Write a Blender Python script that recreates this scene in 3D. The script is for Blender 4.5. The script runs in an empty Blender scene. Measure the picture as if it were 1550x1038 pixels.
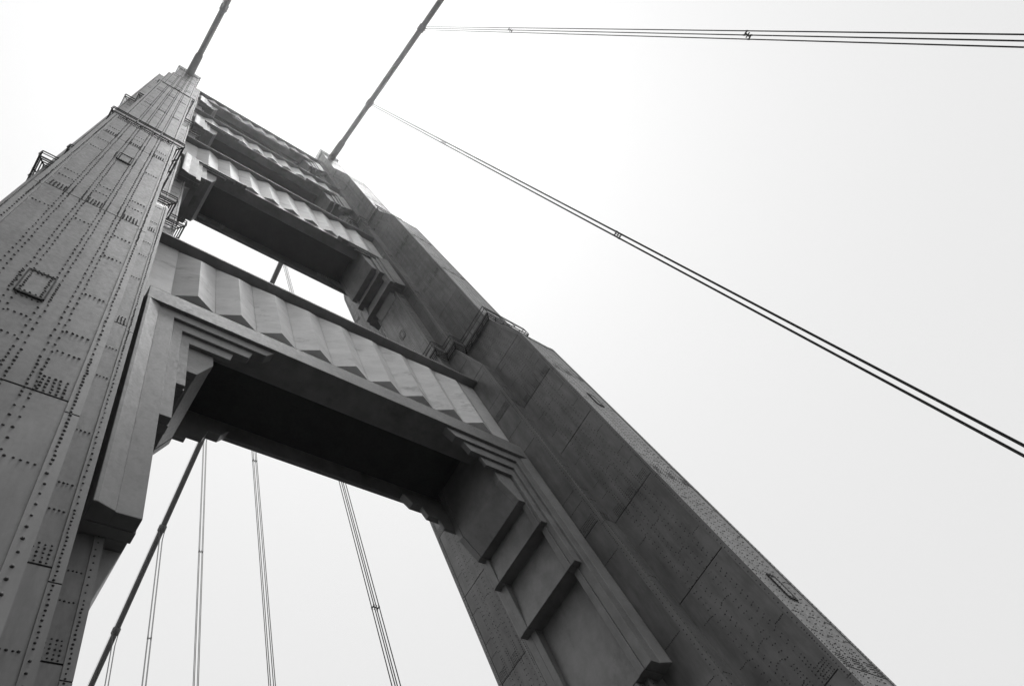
import bpy, math, random
import numpy as np
from mathutils import Matrix, Vector
random.seed(7); rng = np.random.default_rng(7)
R = math.radians
scene = bpy.context.scene
COL = scene.collection

# ------------------------------------------------------------------ camera
AZ, EL, RO = 1.27035243, 1.02915860, -0.74053050
fw = Vector((math.sin(AZ)*math.cos(EL), math.cos(AZ)*math.cos(EL), math.sin(EL)))
rt0 = Vector((math.cos(AZ), -math.sin(AZ), 0)); up0 = rt0.cross(fw)
rt = math.cos(RO)*rt0 + math.sin(RO)*up0
up = -math.sin(RO)*rt0 + math.cos(RO)*up0
cam_data = bpy.data.cameras.new('camera'); cam = bpy.data.objects.new('camera', cam_data); COL.objects.link(cam)
M = Matrix.Identity(4)
for i in range(3):
    M[i][0], M[i][1], M[i][2] = rt[i], up[i], -fw[i]
M[0][3], M[1][3], M[2][3] = -13.0758, -13.9118, 0.0
cam.matrix_world = M
cam_data.sensor_width = 36; cam_data.lens = 1085.97/1550*36
cam_data.clip_start = 0.05; cam_data.clip_end = 6000
scene.camera = cam

# ------------------------------------------------------------------ sky, sun, exposure
SUN_EL, SUN_AZ = R(81), R(97)            # sun veiled by fog high above the far leg
world = bpy.data.worlds.new('World'); scene.world = world; world.use_nodes = True
wn, wl = world.node_tree.nodes, world.node_tree.links
bg = wn['Background']
sky = wn.new('ShaderNodeTexSky'); sky.sky_type = 'NISHITA'; sky.sun_disc = False
sky.sun_elevation = SUN_EL; sky.sun_rotation = SUN_AZ
sky.air_density = 1.0; sky.dust_density = 7.0; sky.ozone_density = 1.0
bw = wn.new('ShaderNodeRGBToBW')         # black-and-white photograph
veil = wn.new('ShaderNodeMath'); veil.operation = 'POWER'; veil.inputs[1].default_value = .13   # fog evens the sky out
wl.new(sky.outputs[0], bw.inputs[0]); wl.new(bw.outputs[0], veil.inputs[0]); wl.new(veil.outputs[0], bg.inputs[0])
bg.inputs[1].default_value = 0.70
sun_d = bpy.data.lights.new('sun', 'SUN'); sun_d.energy = 1.4; sun_d.angle = R(18); sun_d.color = (1, 1, 1)
sun = bpy.data.objects.new('sun', sun_d); COL.objects.link(sun)
sd = Vector((math.sin(SUN_AZ)*math.cos(SUN_EL), math.cos(SUN_AZ)*math.cos(SUN_EL), math.sin(SUN_EL)))
sun.rotation_euler = (-sd).to_track_quat('-Z', 'Y').to_euler(); sun.location = (0, 0, 300)
vs = scene.view_settings
vs.view_transform = 'Standard'; vs.look = 'None'; vs.gamma = 1; vs.use_curve_mapping = False
vs.exposure = 0.0
cy = scene.cycles
cy.use_denoising = True
cy.max_bounces = 8; cy.diffuse_bounces = 4; cy.glossy_bounces = 3; cy.volume_bounces = 2
cy.volume_step_rate = 1.0

# ------------------------------------------------------------------ materials
def mat(name, base, var=.18, rough=.6, scale=(1, 1, 1), streak=0., streak_scale=(.6, .6, .12), bump=.0, spec=.5, stain=0., per_piece=0.):
    m = bpy.data.materials.new(name); m.use_nodes = True
    n, l = m.node_tree.nodes, m.node_tree.links
    b = n['Principled BSDF']; b.inputs['Roughness'].default_value = rough
    b.inputs['Specular IOR Level'].default_value = spec
    g = n.new('ShaderNodeNewGeometry')
    def noise(sc, s, det=6, rgh=.6):
        mp = n.new('ShaderNodeMapping'); mp.inputs['Scale'].default_value = sc
        t = n.new('ShaderNodeTexNoise'); t.inputs['Scale'].default_value = s
        t.inputs['Detail'].default_value = det; t.inputs['Roughness'].default_value = rgh
        l.new(g.outputs['Position'], mp.inputs[0]); l.new(mp.outputs[0], t.inputs['Vector']); return t
    def rng_map(src, lo, hi, a=.3, c=.7):
        r = n.new('ShaderNodeMapRange'); r.inputs[1].default_value = a; r.inputs[2].default_value = c
        r.inputs[3].default_value = lo; r.inputs[4].default_value = hi; l.new(src, r.inputs[0]); return r.outputs[0]
    v = rng_map(noise(scale, .9).outputs[0], 1-var, 1+var)
    def mul(a, c):
        k = n.new('ShaderNodeMath'); k.operation = 'MULTIPLY'; l.new(a, k.inputs[0])
        if isinstance(c, float): k.inputs[1].default_value = c
        else: l.new(c, k.inputs[1])
        return k.outputs[0]
    if streak: v = mul(v, rng_map(noise(streak_scale, 1.7, 5, .65).outputs[0], 1-streak, 1+streak*.5, .35, .62))
    if stain: v = mul(v, rng_map(noise(streak_scale, .8, 8, .7).outputs[0], 1-stain, 1., .33, .44))
    if per_piece:          # plates were repainted piece by piece
        oi = n.new('ShaderNodeObjectInfo'); v = mul(v, rng_map(oi.outputs['Random'], 1-per_piece, 1+per_piece, 0., 1.))
    v = mul(v, base)
    l.new(v, b.inputs['Base Color'])
    fine = noise((1, 1, 1), 9., 4)
    l.new(rng_map(fine.outputs[0], max(.2, rough-.12), min(1, rough+.12)), b.inputs['Roughness'])
    if bump:
        bp = n.new('ShaderNodeBump'); bp.inputs['Strength'].default_value = bump; bp.inputs['Distance'].default_value = .02
        l.new(noise((1, 1, 1), 3.5, 5).outputs[0], bp.inputs['Height']); l.new(bp.outputs[0], b.inputs['Normal'])
    return m
LEG = mat('leg_paint', .155, .26, .42, (.5, .5, .4), .26, (1.1, 1.1, .22), .05, stain=.22, per_piece=.17)
STRIP = mat('cover_strip_paint', .19, .15, .42, (.8, .8, .4), .15, (1.3, 1.3, .15), .08)
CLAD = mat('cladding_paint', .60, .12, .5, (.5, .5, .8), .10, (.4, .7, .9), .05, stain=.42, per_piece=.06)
HAUNCH = mat('haunch_paint', .18, .16, .46, (.6, .6, .6), .2, (.5, .5, .35), .07, stain=.32)
JOINT = mat('joint_primer', .05, .2, .8)
SOFFIT = mat('hollow_shade', .03, .25, .8)  # near-black colour paints the shade of the strut hollow onto its ceiling
RIVET = mat('rivet_shade', .025, .2, .6)  # shaded undersides of the heads are put into the dark rivet colour
STEEL = mat('catwalk_paint', .06, .2, .6)
CABLE = mat('cable_paint', .11, .15, .6, (1, 1, 1), .15, (1.5, 1.5, 1.5))
ROPE = mat('rope_paint', .05, .15, .7)
ROAD = mat('asphalt', .04, .2, .9); WALK = mat('sidewalk_asphalt', .04, .15, .9); WATER = mat('water', .03, .2, .15)

# ------------------------------------------------------------------ mesh helpers
class MB:
    def __init__(s): s.v = []; s.f = []
    def add(s, vs, fs):
        o = len(s.v); s.v += [tuple(p) for p in vs]; s.f += [tuple(i+o for i in f) for f in fs]; return s
    def hexa(s, p):      # 8 points: bottom ring 0-3 (ccw), top ring 4-7
        return s.add(p, [(3, 2, 1, 0), (4, 5, 6, 7), (0, 1, 5, 4), (1, 2, 6, 5), (2, 3, 7, 6), (3, 0, 4, 7)])
    def box(s, x0, x1, y0, y1, z0, z1):
        if x0 > x1: x0, x1 = x1, x0
        if y0 > y1: y0, y1 = y1, y0
        return s.hexa([(x0, y0, z0), (x1, y0, z0), (x1, y1, z0), (x0, y1, z0), (x0, y0, z1), (x1, y0, z1), (x1, y1, z1), (x0, y1, z1)])
    def prism_y(s, pts, y0, y1):    # polygon in x,z pushed along y
        n = len(pts)
        a = sum(pts[i][0]*pts[(i+1) % n][1]-pts[(i+1) % n][0]*pts[i][1] for i in range(n))
        if a < 0: pts = pts[::-1]
        v = [(x, y0, z) for x, z in pts]+[(x, y1, z) for x, z in pts]
        f = [tuple(range(n)), tuple(range(2*n-1, n-1, -1))]+[(i, i+n, (i+1) % n+n, (i+1) % n) for i in range(n)]
        return s.add(v, f)
    def prism_z(s, pts, z0, z1):
        n = len(pts)
        a = sum(pts[i][0]*pts[(i+1) % n][1]-pts[(i+1) % n][0]*pts[i][1] for i in range(n))
        if a < 0: pts = pts[::-1]
        v = [(x, y, z0) for x, y in pts]+[(x, y, z1) for x, y in pts]
        f = [tuple(range(n-1, -1, -1)), tuple(range(n, 2*n))]+[(i, (i+1) % n, (i+1) % n+n, i+n) for i in range(n)]
        return s.add(v, f)
    def tube(s, pts, r, n=8):
        pts = [Vector(p) for p in pts]; rings = []; m = len(pts); v = []
        rr = r if isinstance(r, (list, tuple)) else [r]*m
        for i, p in enumerate(pts):
            d = (pts[min(i+1, m-1)]-pts[max(i-1, 0)]).normalized()
            a = Vector((0, 0, 1)) if abs(d.z) < .9 else Vector((1, 0, 0))
            u = d.cross(a).normalized(); w = d.cross(u)
            v += [tuple(p+rr[i]*(math.cos(2*math.pi*k/n)*u+math.sin(2*math.pi*k/n)*w)) for k in range(n)]
        f = [(i*n+k, i*n+(k+1) % n, (i+1)*n+(k+1) % n, (i+1)*n+k) for i in range(m-1) for k in range(n)]
        f += [tuple(range(n-1, -1, -1)), tuple(range((m-1)*n, m*n))]
        return s.add(v, f)
    def bar(s, a, b, r): return s.tube([a, b], r, 6)
    def mesh(s, name, m):
        me = bpy.data.meshes.new(name); me.from_pydata(s.v, [], s.f); me.materials.append(m); me.update(); return me
def link(name, data, parent=None):
    o = bpy.data.objects.new(name, data); COL.objects.link(o)
    if parent is not None:
        o.parent = parent
        if parent.type == 'EMPTY': o.matrix_parent_inverse = Matrix.Translation(-Vector(parent.location))
    return o
def obj(name, mb, m, parent=None, smooth=False):
    me = mb.mesh(name, m); o = link(name, me, parent)
    if m is HAUNCH:
        bv = o.modifiers.new('soft_edge', 'BEVEL'); bv.width = .022; bv.segments = 2; bv.limit_method = 'ANGLE'
    if smooth:
        for p in me.polygons: p.use_smooth = len(p.vertices) == 4
    return o
def tag(o, label=None, cat=None, group=None, kind=None):
    for k, v in (('label', label), ('category', cat), ('group', group), ('kind', kind)):
        if v: o[k] = v
    return o
def empty(name, loc):
    o = bpy.data.objects.new(name, None); COL.objects.link(o); o.location = loc; return o

# ------------------------------------------------------------------ setting below the view
ZD = -1.7
tag(obj('water', MB().box(-2400, 2400, -2400, 2400, -70, -69), WATER), kind='structure')
tag(obj('road', MB().box(-9.2, 9.2, -420, 420, ZD-2.2, ZD-.15), ROAD), kind='structure')
for sx in (-1, 1):
    tag(obj('sidewalk', MB().box(sx*9.2, sx*19, -420, 420, ZD-1.6, ZD), WALK), kind='structure')

# ------------------------------------------------------------------ the tower
tower = empty('bridge_tower', (0, 0, ZD))
tag(tower, 'riveted steel suspension bridge tower with two stepped legs and four portal struts', 'bridge tower')
CX = {-1: -13.86, 1: 13.74}
HA, HB, HC = 1.60, 2.67, 3.73
PA = [(ZD, 7.07), (43.8, 7.07), (49.0, 5.95), (84.0, 5.95), (91.2, 4.80), (117., 4.80), (129., 3.65), (146.4, 3.65)]
PB = [(ZD, 3.75), (43.8, 3.75), (48.9, 2.72), (84.0, 2.72), (91.1, 2.50), (141.5, 2.50)]
PC = [(ZD, 1.62), (139.4, 1.62)]
def prof(P, z):
    for (a, ya), (b, yb) in zip(P, P[1:]):
        if z <= b: return ya+(yb-ya)*(z-a)/(b-a)
    return P[-1][1]
yA, yB, yC = (lambda z: prof(PA, z)), (lambda z: prof(PB, z)), (lambda z: prof(PC, z))
SEAMS = [.4+12.53*k for k in range(12)]
def levels(P):
    z1 = P[-1][0]; L = {round(z, 3) for z, _ in P} | {round(z, 3) for z in SEAMS if z < z1-1.5}
    L = sorted(L); out = [L[0]]
    for z in L[1:]:
        if z-out[-1] > .9: out.append(z)
    out[-1] = z1; return out
T = .035     # plate thickness proud of the core
def core_band(mb, cx, h, P):
    n = len(P); v = []; f = []
    for z, y in P:
        hh = h-T; yy = y-T; v += [(cx-hh, -yy, z), (cx+hh, -yy, z), (cx+hh, yy, z), (cx-hh, yy, z)]
    for i in range(n-1):
        for k in range(4): f.append((i*4+k, i*4+(k+1) % 4, i*4+4+(k+1) % 4, i*4+4+k))
    f += [(3, 2, 1, 0), tuple(4*(n-1)+k for k in range(4))]
    mb.add(v, f)
def slab(c, nrm, g=.028):
    """four corners (lower-left, lower-right, upper-right, upper-left) and outward normal -> plate with open joints"""
    c = [Vector(p) for p in c]; nv = Vector(nrm)
    dz = c[3].z-c[0].z; t = g/dz
    lo0, lo1 = c[0].lerp(c[3], t), c[1].lerp(c[2], t); hi0, hi1 = c[0].lerp(c[3], 1-t), c[1].lerp(c[2], 1-t)
    b = [p-nv*(T+.01) for p in (lo0, lo1, hi1, hi0)]; q = [lo0, lo1, hi1, hi0]
    return MB().add([tuple(p) for p in b+q], [(3, 2, 1, 0), (4, 5, 6, 7), (0, 1, 5, 4), (1, 2, 6, 5), (2, 3, 7, 6), (3, 0, 4, 7)])

RIV = {}     # parent name -> list of (points, normal)
_a = np.arange(6)*np.pi/3
RT = np.concatenate([np.c_[np.cos(_a), np.sin(_a), np.zeros(6)], np.c_[.62*np.cos(_a), .62*np.sin(_a), np.full(6, .8)]])
RQ = [[k, (k+1) % 6, 6+(k+1) % 6, 6+k] for k in range(6)]+[[6, 7, 8, 9], [6, 9, 10, 11]]
def rivet_mesh(name, groups, r, parent):
    V = []; 
    for pts, nv in groups:
        pts = np.asarray(pts, float)
        if not len(pts): continue
        nv = np.array(nv, float); zz = np.array([0, 0, 1.]); u = np.cross(zz, nv); u /= np.linalg.norm(u); w = np.cross(nv, u)
        loc = RT[:, 0:1]*u+RT[:, 1:2]*w+RT[:, 2:3]*nv
        pts = pts+rng.normal(0, .006, pts.shape)*(1-np.abs(nv)); rr = r*rng.uniform(.78, 1.15, len(pts))
        V.append((pts[:, None, :]+rr[:, None, None]*loc[None]).reshape(-1, 3))
    V = np.concatenate(V); n = len(V)//12
    Q = (np.array(RQ)[None]+12*np.arange(n)[:, None, None]).reshape(-1, 4)
    me = bpy.data.meshes.new(name); me.vertices.add(len(V)); me.vertices.foreach_set('co', V.ravel())
    me.loops.add(Q.size); me.loops.foreach_set('vertex_index', Q.ravel().astype(np.int32))
    me.polygons.add(len(Q)); me.polygons.foreach_set('loop_start', np.arange(0, Q.size, 4, dtype=np.int32))
    me.update(calc_edges=True); me.validate(); me.materials.append(RIVET)
    o = link(name, me, parent); o['kind'] = 'stuff'; return o

def face_rivets(P3, nrm, u0f, u1f, websf, zlo, zhi, seams, edge0=True, edge1=True):
    """rivet lines of one leg face; P3(u,z) -> point"""
    pts = []
    A = lambda u, z: pts.append(P3(u, z))
    z = zlo+.3; k = 0
    while z < zhi-.2:
        near = min([abs(z-s-.3) for s in seams] or [9]); step = .16 if near < .9 else .34
        for w in websf(z):
            for du in (.165, .295):
                for sg in (-1, 1):
                    A(w+sg*du, z+(step*.12 if du > .2 else 0))
        z += step
    rows = []
    for s in seams+([zlo] if zlo < 0 else []):
        for o in (1.75, 2.75+.0, 5.1, 8.3, 10.4): rows.append(s+o)
    for s in rows:
        if not zlo+.2 < s < zhi-.2: continue
        ed = [u0f(s)+.30]+[x for w in sorted(websf(s)) for x in (w-.37, w+.37)]+[u1f(s)-.30]
        for a, b in zip(ed[::2], ed[1::2]):
            if b-a < .1: continue
            if (hash((round(s, 1), round(a, 1))) % 5) == 0: continue
            m = max(4, int((b-a)/.075))
            for i in range(m): A(a+(b-a)*i/(m-1), s)
    for s in seams:
        if not zlo < s+.1 < zhi-.5: continue
        ed = [u0f(s)+.32]+[x for w in sorted(websf(s)) for x in (w-.35, w+.35)]+[u1f(s)-.32]
        for a, b in zip(ed[::2], ed[1::2]):
            m = max(5, int((b-a)/.075))
            for i in range(m):
                for j in range(5): A(a+(b-a)*i/(m-1), s+.09+.13*j)
    for ef, sg, on in ((u0f, 1, edge0), (u1f, -1, edge1)):
        if not on: continue
        z = zlo+.1
        while z < zhi-.05:
            near = min([abs(z-s+.2) for s in seams] or [9])
            p = P3(ef(z)+sg*.115, z); pts.append(tuple(p[i]+.03*nrm[i] for i in range(3))); z += .13 if near < 2 else .26
    return pts

def strip_L(cx, sx, sy, h, yf, za, zb, w=.235, t=.03, g=.02):
    """L-shaped cover strip on one vertical corner (x side sx, y side sy)"""
    mb = MB()
    def ring(z):
        X, Y = cx+sx*(h+t), sy*(yf(z)+t); Xi, Yi = cx+sx*(h+.002), sy*(yf(z)+.002)
        return [(X, Y, z), (X, Y-sy*w, z), (Xi, Y-sy*w, z), (Xi, Yi, z), (X-sx*w, Yi, z), (X-sx*w, Y, z)]
    a, b = ring(za+g), ring(zb-g); o = (sx*sy > 0)
    f = [tuple(range(6)), tuple(range(11, 5, -1))]+[(i, i+6, (i+1) % 6+6, (i+1) % 6) for i in range(6)]
    if not o: f = [q[::-1] for q in f]
    return mb.add(a+b, f)

def hatch(parent, P3, nrm, u, z, w=.52, hgt=1.35, fmat=None, e=.032):
    """riveted manhole cover: raised frame of four bars round a plate"""
    nv = Vector(nrm); mb = MB(); fr = MB()
    def slabq(m, ua, ub, za, zb, t0, t1):
        q = [Vector(P3(ua, za)), Vector(P3(ub, za)), Vector(P3(ub, zb)), Vector(P3(ua, zb))]
        m.add([tuple(p+nv*t0) for p in q]+[tuple(p+nv*t1) for p in q], [(3, 2, 1, 0), (4, 5, 6, 7), (0, 1, 5, 4), (1, 2, 6, 5), (2, 3, 7, 6), (3, 0, 4, 7)])
    slabq(mb, u-w/2, u+w/2, z-hgt/2, z+hgt/2, -.01, .03)
    obj('manhole_cover', mb, LEG, parent)
    for a in ((u-w/2-e, u-w/2, z-hgt/2-e, z+hgt/2+e), (u+w/2, u+w/2+e, z-hgt/2-e, z+hgt/2+e), (u-w/2, u+w/2, z-hgt/2-e*2.5, z-hgt/2), (u-w/2, u+w/2, z+hgt/2, z+hgt/2+e)):
        slabq(fr, *a, -.01, .05)
    obj('manhole_frame', fr, fmat or JOINT, parent)
    pts = []
    for i in range(10):
        zz = z-hgt/2+.07+(hgt-.14)*i/9
        for sg in (-1, 1):
            pts.append(Vector(P3(u+sg*(w/2-.06), zz))+nv*.03); pts.append(Vector(P3(u+sg*(w/2+.12), zz)))
    for i in range(5):
        uu = u-w/2+.06+(w-.12)*i/4
        for sg in (-1, 1): pts.append(Vector(P3(uu, z+sg*(hgt/2-.07)))+nv*.03); pts.append(Vector(P3(uu, z+sg*(hgt/2+.17))))
    return [tuple(p) for p in pts]

def build_leg(sx):
    cx = CX[sx]; inn = -sx           # direction of the roadway
    mb = MB(); core_band(mb, cx, HA, PA); core_band(mb, cx, HB, PB); core_band(mb, cx, HC, PC)
    leg = obj('tower_leg', mb, JOINT, tower)
    leg['label'] = 'leg beside the walkway with its broad riveted end face' if sx < 0 else 'leg across the roadway showing its dark stepped inner side'
    rest = MB(); groups = []
    def plate(c, nrm, single):
        s = slab(c, nrm)
        if single: obj('plate', s, LEG, leg)
        else: rest.add(s.v, s.f)
    front = lambda yf, sy: (lambda u, z: (cx+u, sy*yf(z), z))
    # end faces and step faces that look along the bridge
    for sy in (-1, 1):
        for (P, yf, u0, u1) in ((PA, yA, -HA, HA), (PB, yB, -HB, -HA), (PB, yB, HA, HB), (PC, yC, -HC, -HB), (PC, yC, HB, HC)):
            L = levels(P); inner = (u0+u1)*inn > 0 or P is PA
            for za, zb in zip(L, L[1:]):
                a, b = (u0, u1) if sy < 0 else (u1, u0)
                nv = Vector((0, sy*(zb-za), yf(za)-yf(zb))).normalized()
                plate([(cx+a, sy*yf(za), za), (cx+b, sy*yf(za), za), (cx+b, sy*yf(zb), zb), (cx+a, sy*yf(zb), zb)], nv, sy < 0 and (inner or (sx < 0 and P is PB)))
            if sy < 0:
                webs = (lambda z: [-.535, .535]) if P is PA else (lambda z: [])
                zt = P[-1][0]
                groups.append((face_rivets(front(yf, -1), (0, -1, 0), lambda z: u0, lambda z: u1, webs, ZD, zt, [s for s in SEAMS if s < zt-2],
                                           P is PA or u0 < 0, P is PA or u1 > 0), (0, -1, 0)))
    # faces that look across the bridge
    for s2 in (-1, 1):
        for (P, Pn, yf, yn, h) in ((PA, PB, yA, yB, HA), (PB, PC, yB, yC, HB), (PC, None, yC, None, HC)):
            L = sorted(set(levels(P)) | ({z for z in levels(Pn) if z < P[-1][0]} if Pn else set()))
            L = [z for i, z in enumerate(L) if i == 0 or z-L[i-1] > .4]
            if s2 == inn and sx > 0 and P is PA: L = sorted(L+[(a+b)/2+.4 for a, b in zip(L, L[1:]) if b-a > 9])
            x = cx+s2*h
            for za, zb in zip(L, L[1:]):
                single = (s2 == inn and sx > 0)
                def yy(f, z, zmax): return f(z) if f else 0
                sides = (-1, 1) if Pn else (0,)
                for sy in sides:
                    if sy == 0: q = [(-yf(za), za), (yf(za), za), (yf(zb), zb), (-yf(zb), zb)]
                    else:
                        lo = yn(za) if za < Pn[-1][0] else -.0
                        hi = yn(zb) if za < Pn[-1][0] else -.0
                        q = [(sy*yf(za), za), (sy*lo, za), (sy*hi, zb), (sy*yf(zb), zb)]
                        if sy > 0: q = [q[1], q[0], q[3], q[2]]
                    if s2 > 0: pass
                    else: q = [q[1], q[0], q[3], q[2]]
                    plate([(x, a, b) for a, b in q], (s2, 0, 0), single)
            if single:
                for sy in ((-1, 1) if Pn else (0,)):
                    zt = P[-1][0]
                    if sy == 0: u0f, u1f, wf = (lambda z: -1.62), (lambda z: 1.62), (lambda z: [-.53, .53])
                    elif P is PA and sy < 0: u0f, u1f, wf = (lambda z: -yA(z)), (lambda z: -yB(z)), (lambda z: [w for w in (-yA(z)+1.12, -yA(z)+2.2) if w < -yB(z)-.3])
                    elif P is PA: u0f, u1f, wf = (lambda z: yB(z)), (lambda z: yA(z)), (lambda z: [w for w in (yA(z)-1.12, yA(z)-2.2) if w > yB(z)+.3])
                    elif sy < 0: u0f, u1f, wf = (lambda z: -yB(z)), (lambda z: -yC(z)), (lambda z: [])
                    else: u0f, u1f, wf = (lambda z: yC(z)), (lambda z: yB(z)), (lambda z: [])
                    groups.append((face_rivets(lambda u, z: (x, u, z), (s2, 0, 0), u0f, u1f, wf, ZD, zt, [s for s in SEAMS if s < zt-2], sy <= 0, sy >= 0), (s2, 0, 0)))
    r = obj('plating', rest, LEG, leg); r['kind'] = 'stuff'
    # cover strips on the corners
    rs = MB()
    for (P, yf, h) in ((PA, yA, HA), (PB, yB, HB), (PC, yC, HC)):
        J = sorted({round(z, 3) for z, _ in P} | {round(z-.42, 3) for z in SEAMS if 2 < z < P[-1][0]-2})
        for s2 in (-1, 1):
            for sy in (-1, 1):
                for za, zb in zip(J, J[1:]):
                    st = strip_L(cx, s2, sy, h, yf, za, zb)
                    if sy < 0 and (s2 == inn or P is PA): obj('cover_strip', st, STRIP, leg)
                    else: rs.add(st.v, st.f)
    r = obj('edge_strips', rs, STRIP, leg); r['kind'] = 'stuff'
    hp = []
    for z in ((17.4, 34.3, 97.5) if sx < 0 else (17.4, 34.3)):
        hp += hatch(leg, front(yA, -1), (0, -1, 0), -.02, z)
    groups.append((hp, (0, -1, 0)))
    # zigzag rows where the end face folds back
    zz = []
    for zf in (43.8, 84., 117.):
        for i in range(40):
            u = -1.5+3.*i/39
            for j in range(3): zz.append((cx+u, -yA(zf-.1-.22*j-.18*abs((i % 13)-6)/6), zf-.1-.22*j-.18*abs((i % 13)-6)/6))
    groups.append((zz, (0, -1, 0)))
    if sx > 0:
        P3 = lambda u, z: (cx-HA, u, z)
        hp = []
        for z in (57., 69.): hp += hatch(leg, lambda u, z: (cx-HC, u, z), (-1, 0, 0), .1, z, .45, 1.2, LEG, .04)
        groups.append((hp, (-1, 0, 0)))
    rivet_mesh('rivets', groups, .028, leg)
    return leg
legs = {sx: build_leg(sx) for sx in (-1, 1)}

# ------------------------------------------------------------------ portal struts
def chevron_mesh(zb, zt, ztip, per, sy, tp):
    h = per/2-.008; v0 = 2.0
    v = [(-h, sy*v0, zb), (0, sy*tp, zb), (h, sy*v0, zb), (-h, sy*v0, zt), (0, sy*tp, ztip), (h, sy*v0, zt), (0, sy*(v0-.05), zb), (0, sy*(v0-.05), zt)]
    f = [(0, 1, 4, 3), (1, 2, 5, 4), (0, 6, 1), (1, 6, 2), (3, 4, 7), (4, 5, 7), (0, 3, 7, 6), (2, 6, 7, 5)]
    if sy > 0: f = [q[::-1] for q in f]
    return MB().add(v, f).mesh('chevron', CLAD)
def build_strut(zb, zc, steps, hb, ztip_drop, label, zf=None, zch=None):
    """zb underside, zc cornice, steps [(x_outer, z)...] undersides of the haunch, hb haunch foot"""
    xl, xr = CX[-1]+HB+.04, CX[1]-HB-.04
    # body: box girder, open hollow below
    low = zf is None; zf = zf or zb; zch = zch or zb+3.1; yl = 2.6 if low else 2.06
    strut = obj('portal_strut', MB().box(xl, xr, -1.98, 1.98, (zf or zb)+1.5, zc), CLAD, tower); strut['label'] = label
    obj('cornice', MB().box(xl, xr, -2.62, 2.62, zc+.02, zc+.22), HAUNCH, strut)
    obj('front_lintel', MB().box(xl+.35, xr-.35, -yl, -.95, zf, zf+1.45), HAUNCH, strut)
    obj('back_lintel', MB().box(xl+.35, xr-.35, 2.38, 2.6, zb, zf+1.45), HAUNCH, strut)
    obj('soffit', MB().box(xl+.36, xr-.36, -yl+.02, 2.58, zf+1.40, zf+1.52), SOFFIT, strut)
    n = 9; per = 2*9.72/n
    for sy in (-1, 1):
        me = chevron_mesh(zch if sy < 0 or low else zf+1.55, zc-.02, zc-ztip_drop, per, sy, 2.5 if low else 2.34)
        for i in range(n): o = link('chevron', me, strut); o.location = (-9.72+per*(i+.5), 0, 0)
        # plain facing panels between the chevrons and the legs, and the ledge course under them
        for a, b in ((xl, -9.73), (9.73, xr)): obj('end_panel', MB().box(a+.01, b-.01, sy*1.97, sy*2.03, zf+1.47, zc-.01), CLAD, strut)
    k = (zb-hb)/15.4
    for s in (-1, 1):
        yj = 2.6 if low else 2.56; xo = abs(xl if s < 0 else xr)-.36       # outer arris of the jamb
        S = lambda x: s*x
        # stepped haunch: two end plates with a deeper set corbelled block between them
        prof_ = [(7.6, zf+1.2)]+steps+[(steps[-1][0], hb), (xo, hb), (xo, zf+1.2)]
        for ya, yb in ((-2.0, -1.66), (1.66, 2.0)): obj('haunch_plate', MB().prism_y([(S(x), z) for x, z in prof_], ya, yb), HAUNCH, strut)
        c0, c1, b1, b1d, b2, b2d, b3 = steps
        blk = [(7.62, zf+1.19), (c0[0]+.02, c0[1]), (c1[0]+.02, c1[1]+.01), (b1[0]+.15, b1[1]+.01), (b1d[0]+.01, b1d[1]+.01), (b2[0]+.36, b2[1]+.01), (b2d[0]+.01, b2d[1]+.01), (min(9.93, b3[0]+.43), b3[1]+.01), (b3[0]+.06, hb+.02), (xo-.02, hb+.02), (xo-.02, zf+1.19)]
        obj('haunch_block', MB().prism_y([(S(x), z) for x, z in blk], -1.655, 1.655), HAUNCH, strut)
        # jamb of the portal frame with its splayed inner side, front and back
        for sy in (-1, 1):
            pts = [(S(xo), sy*yj), (S(xo-.12), sy*yj), (S(xo-.60), sy*2.46), (S(xo-.60), sy*2.02), (S(xo), sy*2.02)]
            obj('jamb', MB().prism_z(pts, hb+.01, zf+.02), HAUNCH, strut)
            # stepped corbel courses below the lintel, each turning down the jamb
            kz = max(.45, k)
            c0, c1, b1, b1d, b2, b2d, b3 = steps
            for j, (dz, xe, x1, ze) in enumerate(((.72, 4.9, b3[0]+.03, hb+.008), (1.5, 5.7, b2[0]+.04, b3[1]+.02), (2.25, 6.5, b1[0]+.04, b2[1]+.02))):
                yf = 2.44-.13*j; yb = 2.012-.003*j
                top = zf-.002
                poly = [(S(xo-.58), top), (S(xe), top), (S(xe+.45), zf-dz*kz), (S(x1), zf-dz*kz), (S(x1), ze), (S(xo-.58), ze)]
                obj('corbel_course', MB().prism_y(poly, sy*yf, sy*yb), HAUNCH, strut)
        # tapering foot under the haunch
        xi = abs(CX[s])-HC
        obj('haunch_foot', MB().prism_y([(S(xi+.1), hb-2.8*max(.5, k)), (S(xi+.1), hb+.01), (S(9.58), hb+.01), (S(9.58), hb-.03)], -1.35, 1.35), HAUNCH, strut)
    return strut
build_strut(32.45, 43.1, [(7.6, 29.35), (8.25, 27.9), (8.67, 27.9), (8.67, 26.1), (9.05, 26.1), (9.05, 23.1), (9.5, 23.1)], 17.1, 1.6, 'lowest portal strut with nine pale folded chevrons above a dark hollow underside')
build_strut(71.9, 82.6, [(7.7, 70.1), (8.1, 68.2), (8.6, 68.2), (8.6, 67.0), (9.1, 67.0), (9.1, 64.4), (9.5, 64.4)], 64.35, .0, 'second portal strut up the tower, wave-edged pale band over a near black underside', 73.0, 74.0)
build_strut(104.0, 111.0, [(7.8, 101.2), (8.2, 99.4), (8.7, 99.4), (8.7, 98.3), (9.2, 98.3), (9.2, 97.0), (9.6, 97.0)], 96.95, .0, 'third portal strut up the tower with a thin wavy pale band', 104.9, 105.9)
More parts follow.
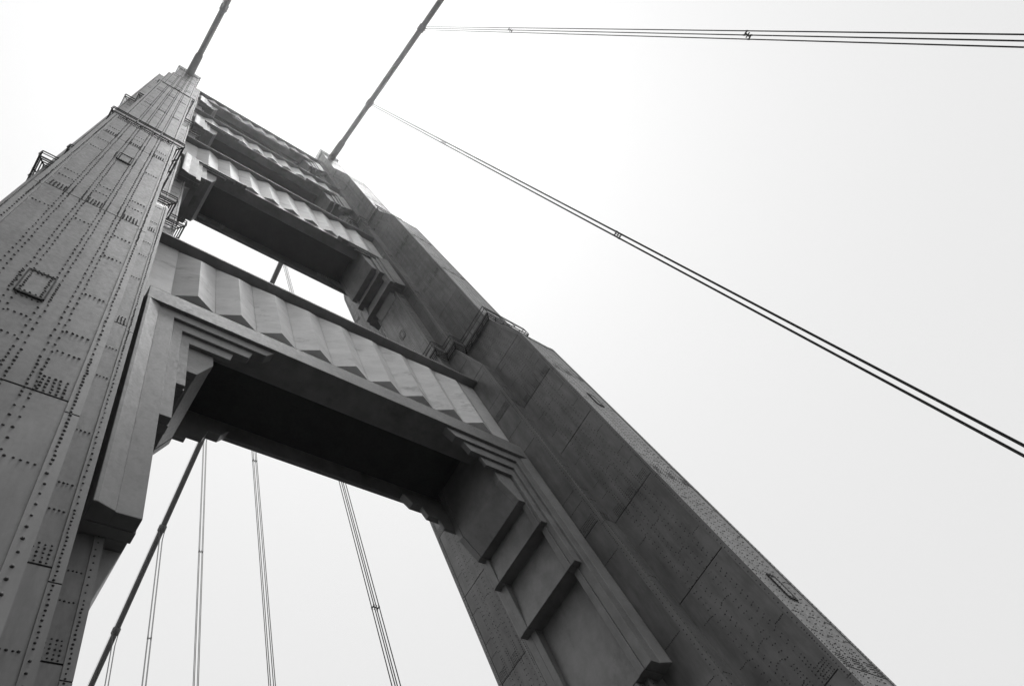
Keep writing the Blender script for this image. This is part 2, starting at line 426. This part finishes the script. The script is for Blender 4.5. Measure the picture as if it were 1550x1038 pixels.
build_strut(132.8, 139.0, [(8.0, 129.9), (8.4, 128.2), (8.8, 128.2), (8.8, 127.2), (9.3, 127.2), (9.3, 126.0), (9.7, 126.0)], 125.95, .0, 'topmost portal strut, hazy grey below the tower tops', 133.6, 134.6)

# ------------------------------------------------------------------ catwalks round the legs
def outline(cx, d, z, with_steps=True):
    a, b, c = (HA+d, yA(z)+d), (HB+d, yB(z)+d), (HC+d, yC(z)+d)
    q = [(a[0], a[1]), (a[0], b[1]), (b[0], b[1]), (b[0], c[1]), (c[0], c[1])] if with_steps else [(a[0], a[1])]
    pts = [(x, -y) for x, y in q]+[(x, y) for x, y in q[::-1]]
    pts += [(-x, y) for x, y in q]+[(-x, -y) for x, y in q[::-1]]
    return [(cx+x, y) for x, y in pts]
def catwalk(sx, z, zw, d, steps, label):
    cx = CX[sx]; O, I = outline(cx, d, zw, steps), outline(cx, .045, zw, steps); n = len(O)
    mb = MB(); t = .06      # open grating: narrow boards with gaps, on cross bearers
    k = 4; bw_ = (d-.06)/(k*1.75)
    for q in range(k):
        d0 = .05+(d-.05-bw_)*q/(k-1); O_, I_ = outline(cx, d0+bw_, zw, steps), outline(cx, d0, zw, steps)
        for i in range(n):
            j = (i+1) % n
            mb.hexa([(*I_[i], z-t), (*I_[j], z-t), (*O_[j], z-t), (*O_[i], z-t), (*I_[i], z), (*I_[j], z), (*O_[j], z), (*O_[i], z)])
    for i in range(n):
        j = (i+1) % n; A0, A1 = Vector((*I[i], z-t-.05)), Vector((*I[j], z-t-.05)); B0, B1 = Vector((*O[i], z-t-.05)), Vector((*O[j], z-t-.05))
        m_ = max(1, round((B1-B0).length/.9))
        for q in range(m_+1): mb.bar(A0.lerp(A1, q/m_), B0.lerp(B1, q/m_), .045)
    cw = obj('catwalk', mb, STEEL, tower); cw['label'] = label
    Oi = outline(cx, d+.03, zw, steps)
    for hh, r in ((1.1, .036), (.58, .03)):
        m = MB()
        for i in range(n): m.bar((*Oi[i], z+hh), (*Oi[(i+1) % n], z+hh), r)
        obj('handrail', m, STEEL, cw)
    pm = None
    for i in range(n):
        a, b = Vector((*Oi[i], z)), Vector((*Oi[(i+1) % n], z)); k = max(1, round((b-a).length/1.25))
        for q in range(k):
            p = a.lerp(b, q/k)
            if pm is None: pm = MB().bar((0, 0, 0), (0, 0, 1.1), .036).mesh('rail_post', STEEL)
            o = link('rail_post', pm, cw); o.location = p
    # fascia and brackets below
    fm = MB(); d2 = d-.01; A_, B_ = outline(cx, d2, zw, steps), outline(cx, d2-.05, zw, steps)
    for i in range(n):
        j = (i+1) % n
        fm.hexa([(*B_[i], z-.20), (*B_[j], z-.20), (*A_[j], z-.20), (*A_[i], z-.20), (*B_[i], z-t+.002), (*B_[j], z-t+.002), (*A_[j], z-t+.002), (*A_[i], z-t+.002)])
    obj('fascia', fm, STEEL, cw)
    return cw
for sx, nm in ((-1, 'broad-faced leg beside the walkway'), (1, 'leg across the roadway')):
    catwalk(sx, 48.9, 49.2, .50, True, 'dark railed catwalk zigzagging round the lower setback of the '+nm)
    catwalk(sx, 91.3, 91.4, .36, True, 'dark railed catwalk round the upper setback of the '+nm)
    cw = catwalk(sx, 146.5, 146.4, .30, False, 'railed platform on the very top of the '+nm)
    obj('tower_cap', MB().box(CX[sx]-HA-.1, CX[sx]+HA+.1, -3.78, 3.78, 146.0, 146.35), STRIP, tower)

# ------------------------------------------------------------------ main cables and suspenders
HT, S_NEAR, S_FAR = 145.4, .46, .552
def cable_z(y): s = S_NEAR if y < 0 else S_FAR; return HT-s*abs(y)+.00035*y*y
XCAB = {-1: -13.74, 1: 13.716}
YS = 16.43
labels_c = {-1: 'thick painted main cable leaving the top of the broad-faced leg beside the walkway', 1: 'thick main cable over the leg across the roadway, carrying rows of suspender ropes'}
for sx in (-1, 1):
    X = XCAB[sx]; ys = [-140+4*i for i in range(66)]
    c = obj('main_cable', MB().tube([(X, y, cable_z(y) if abs(y) > 2 else HT-.9) for y in ys], .46, 16), CABLE, None, True)
    tag(c, labels_c[sx], 'cable', 'main cables over the tower')
    for s in (-1, 1):
        obj('cable_sleeve', MB().tube([(X, s*3.2, cable_z(s*3.2)), (X, s*7.4, cable_z(s*7.4)), (X, s*7.8, cable_z(s*7.8))], [.66, .60, .50], 16), CABLE, c, True)
        for dx in (-.34, .34):
            obj('hand_rope', MB().tube([(X+dx, s*y, cable_z(s*y)+1.25) for y in range(4, 124, 8)], .016, 5), ROPE, c)
    for s in (-1, 1):
        for k in range(7):
            y = s*(YS+15.24*k); d = Vector((0, .8, cable_z(y+.4)-cable_z(y-.4))).normalized(); p = Vector((X, y, cable_z(y)))
            b = obj('cable_band', MB().tube([p-d*.62, p-d*.5, p+d*.5, p+d*.62], [.50, .58, .58, .50], 16), CABLE, c, True)
            bm = MB()
            for q in (-.38, -.13, .13, .38):
                for dx in (-.6, .6): bm.bar(p+d*q+Vector((dx, 0, -.16)), p+d*q+Vector((dx, 0, .16)), .04)
            obj('band_bolts', bm, CABLE, b)
ordn = ['first', 'second', 'third', 'fourth', 'fifth', 'sixth']
def suspender(sx, sy, k):
    X = XCAB[sx]; y = sy*(YS+15.24*k); zt = cable_z(y)
    e = empty('suspender', (X, y, ZD))
    side = 'camera' if sy < 0 else 'far'
    lab = {(1, -1): 'four-rope suspender crossing open sky, %s out from the tower on the walkway viewer\'s side', (1, 1): 'four-rope suspender seen through the portal, %s out behind the tower', (-1, -1): 'four-rope suspender under the cable of the broad-faced leg, %s out from the tower'}[(sx, sy)] % ordn[k]
    tag(e, lab, 'suspender', 'suspender ropes hanging from the main cables')
    for dx in (-.225, .225):
        for dy in (-.15, .15):
            X0 = X+dx
            top = (X+(.49 if dx > 0 else -.49), y+dy, zt+.0)
            m = MB().tube([(X0, y+dy, ZD), (X0, y+dy, zt-3.2), top], .038, 7)
            m.tube([top, (X+dx*.9, y+dy, zt+.5), (X, y+dy, zt+.6)], .034, 6)
            obj('rope', m, ROPE, e, True)
    for z in (42.4, 87.2):
        if z < zt-8:
            m = MB()
            m.box(X-.27, X+.27, y-.025, y+.025, z-.04, z+.04); m.box(X-.024, X+.024, y-.20, y+.20, z-.036, z+.036)
            for dx in (-.225, .225):
                for dy in (-.15, .15): m.bar((X+dx, y+dy, z-.12), (X+dx, y+dy, z+.12), .055)
            for dx in (-.225, .225): m.box(X+dx-.03, X+dx+.03, y-.20, y+.20, z-.032, z+.032)
            obj('rope_spacer', m, ROPE, e)
for k in range(3): suspender(1, -1, k)
for k in range(6): suspender(1, 1, k)
for k in range(2): suspender(-1, -1, k)

# ------------------------------------------------------------------ haze
hz = obj('haze', MB().box(-2420, 2420, -2420, 2420, -71, 153), JOINT)
hm = bpy.data.materials.new('fog'); hm.use_nodes = True
n, l = hm.node_tree.nodes, hm.node_tree.links; n.clear()
out = n.new('ShaderNodeOutputMaterial'); pv = n.new('ShaderNodeVolumePrincipled')
pv.inputs['Color'].default_value = (.95, .95, .95, 1); pv.inputs['Density'].default_value = .0002; pv.inputs['Anisotropy'].default_value = .88
l.new(pv.outputs[0], out.inputs['Volume']); hz.data.materials.clear(); hz.data.materials.append(hm)
hz['kind'] = 'stuff'
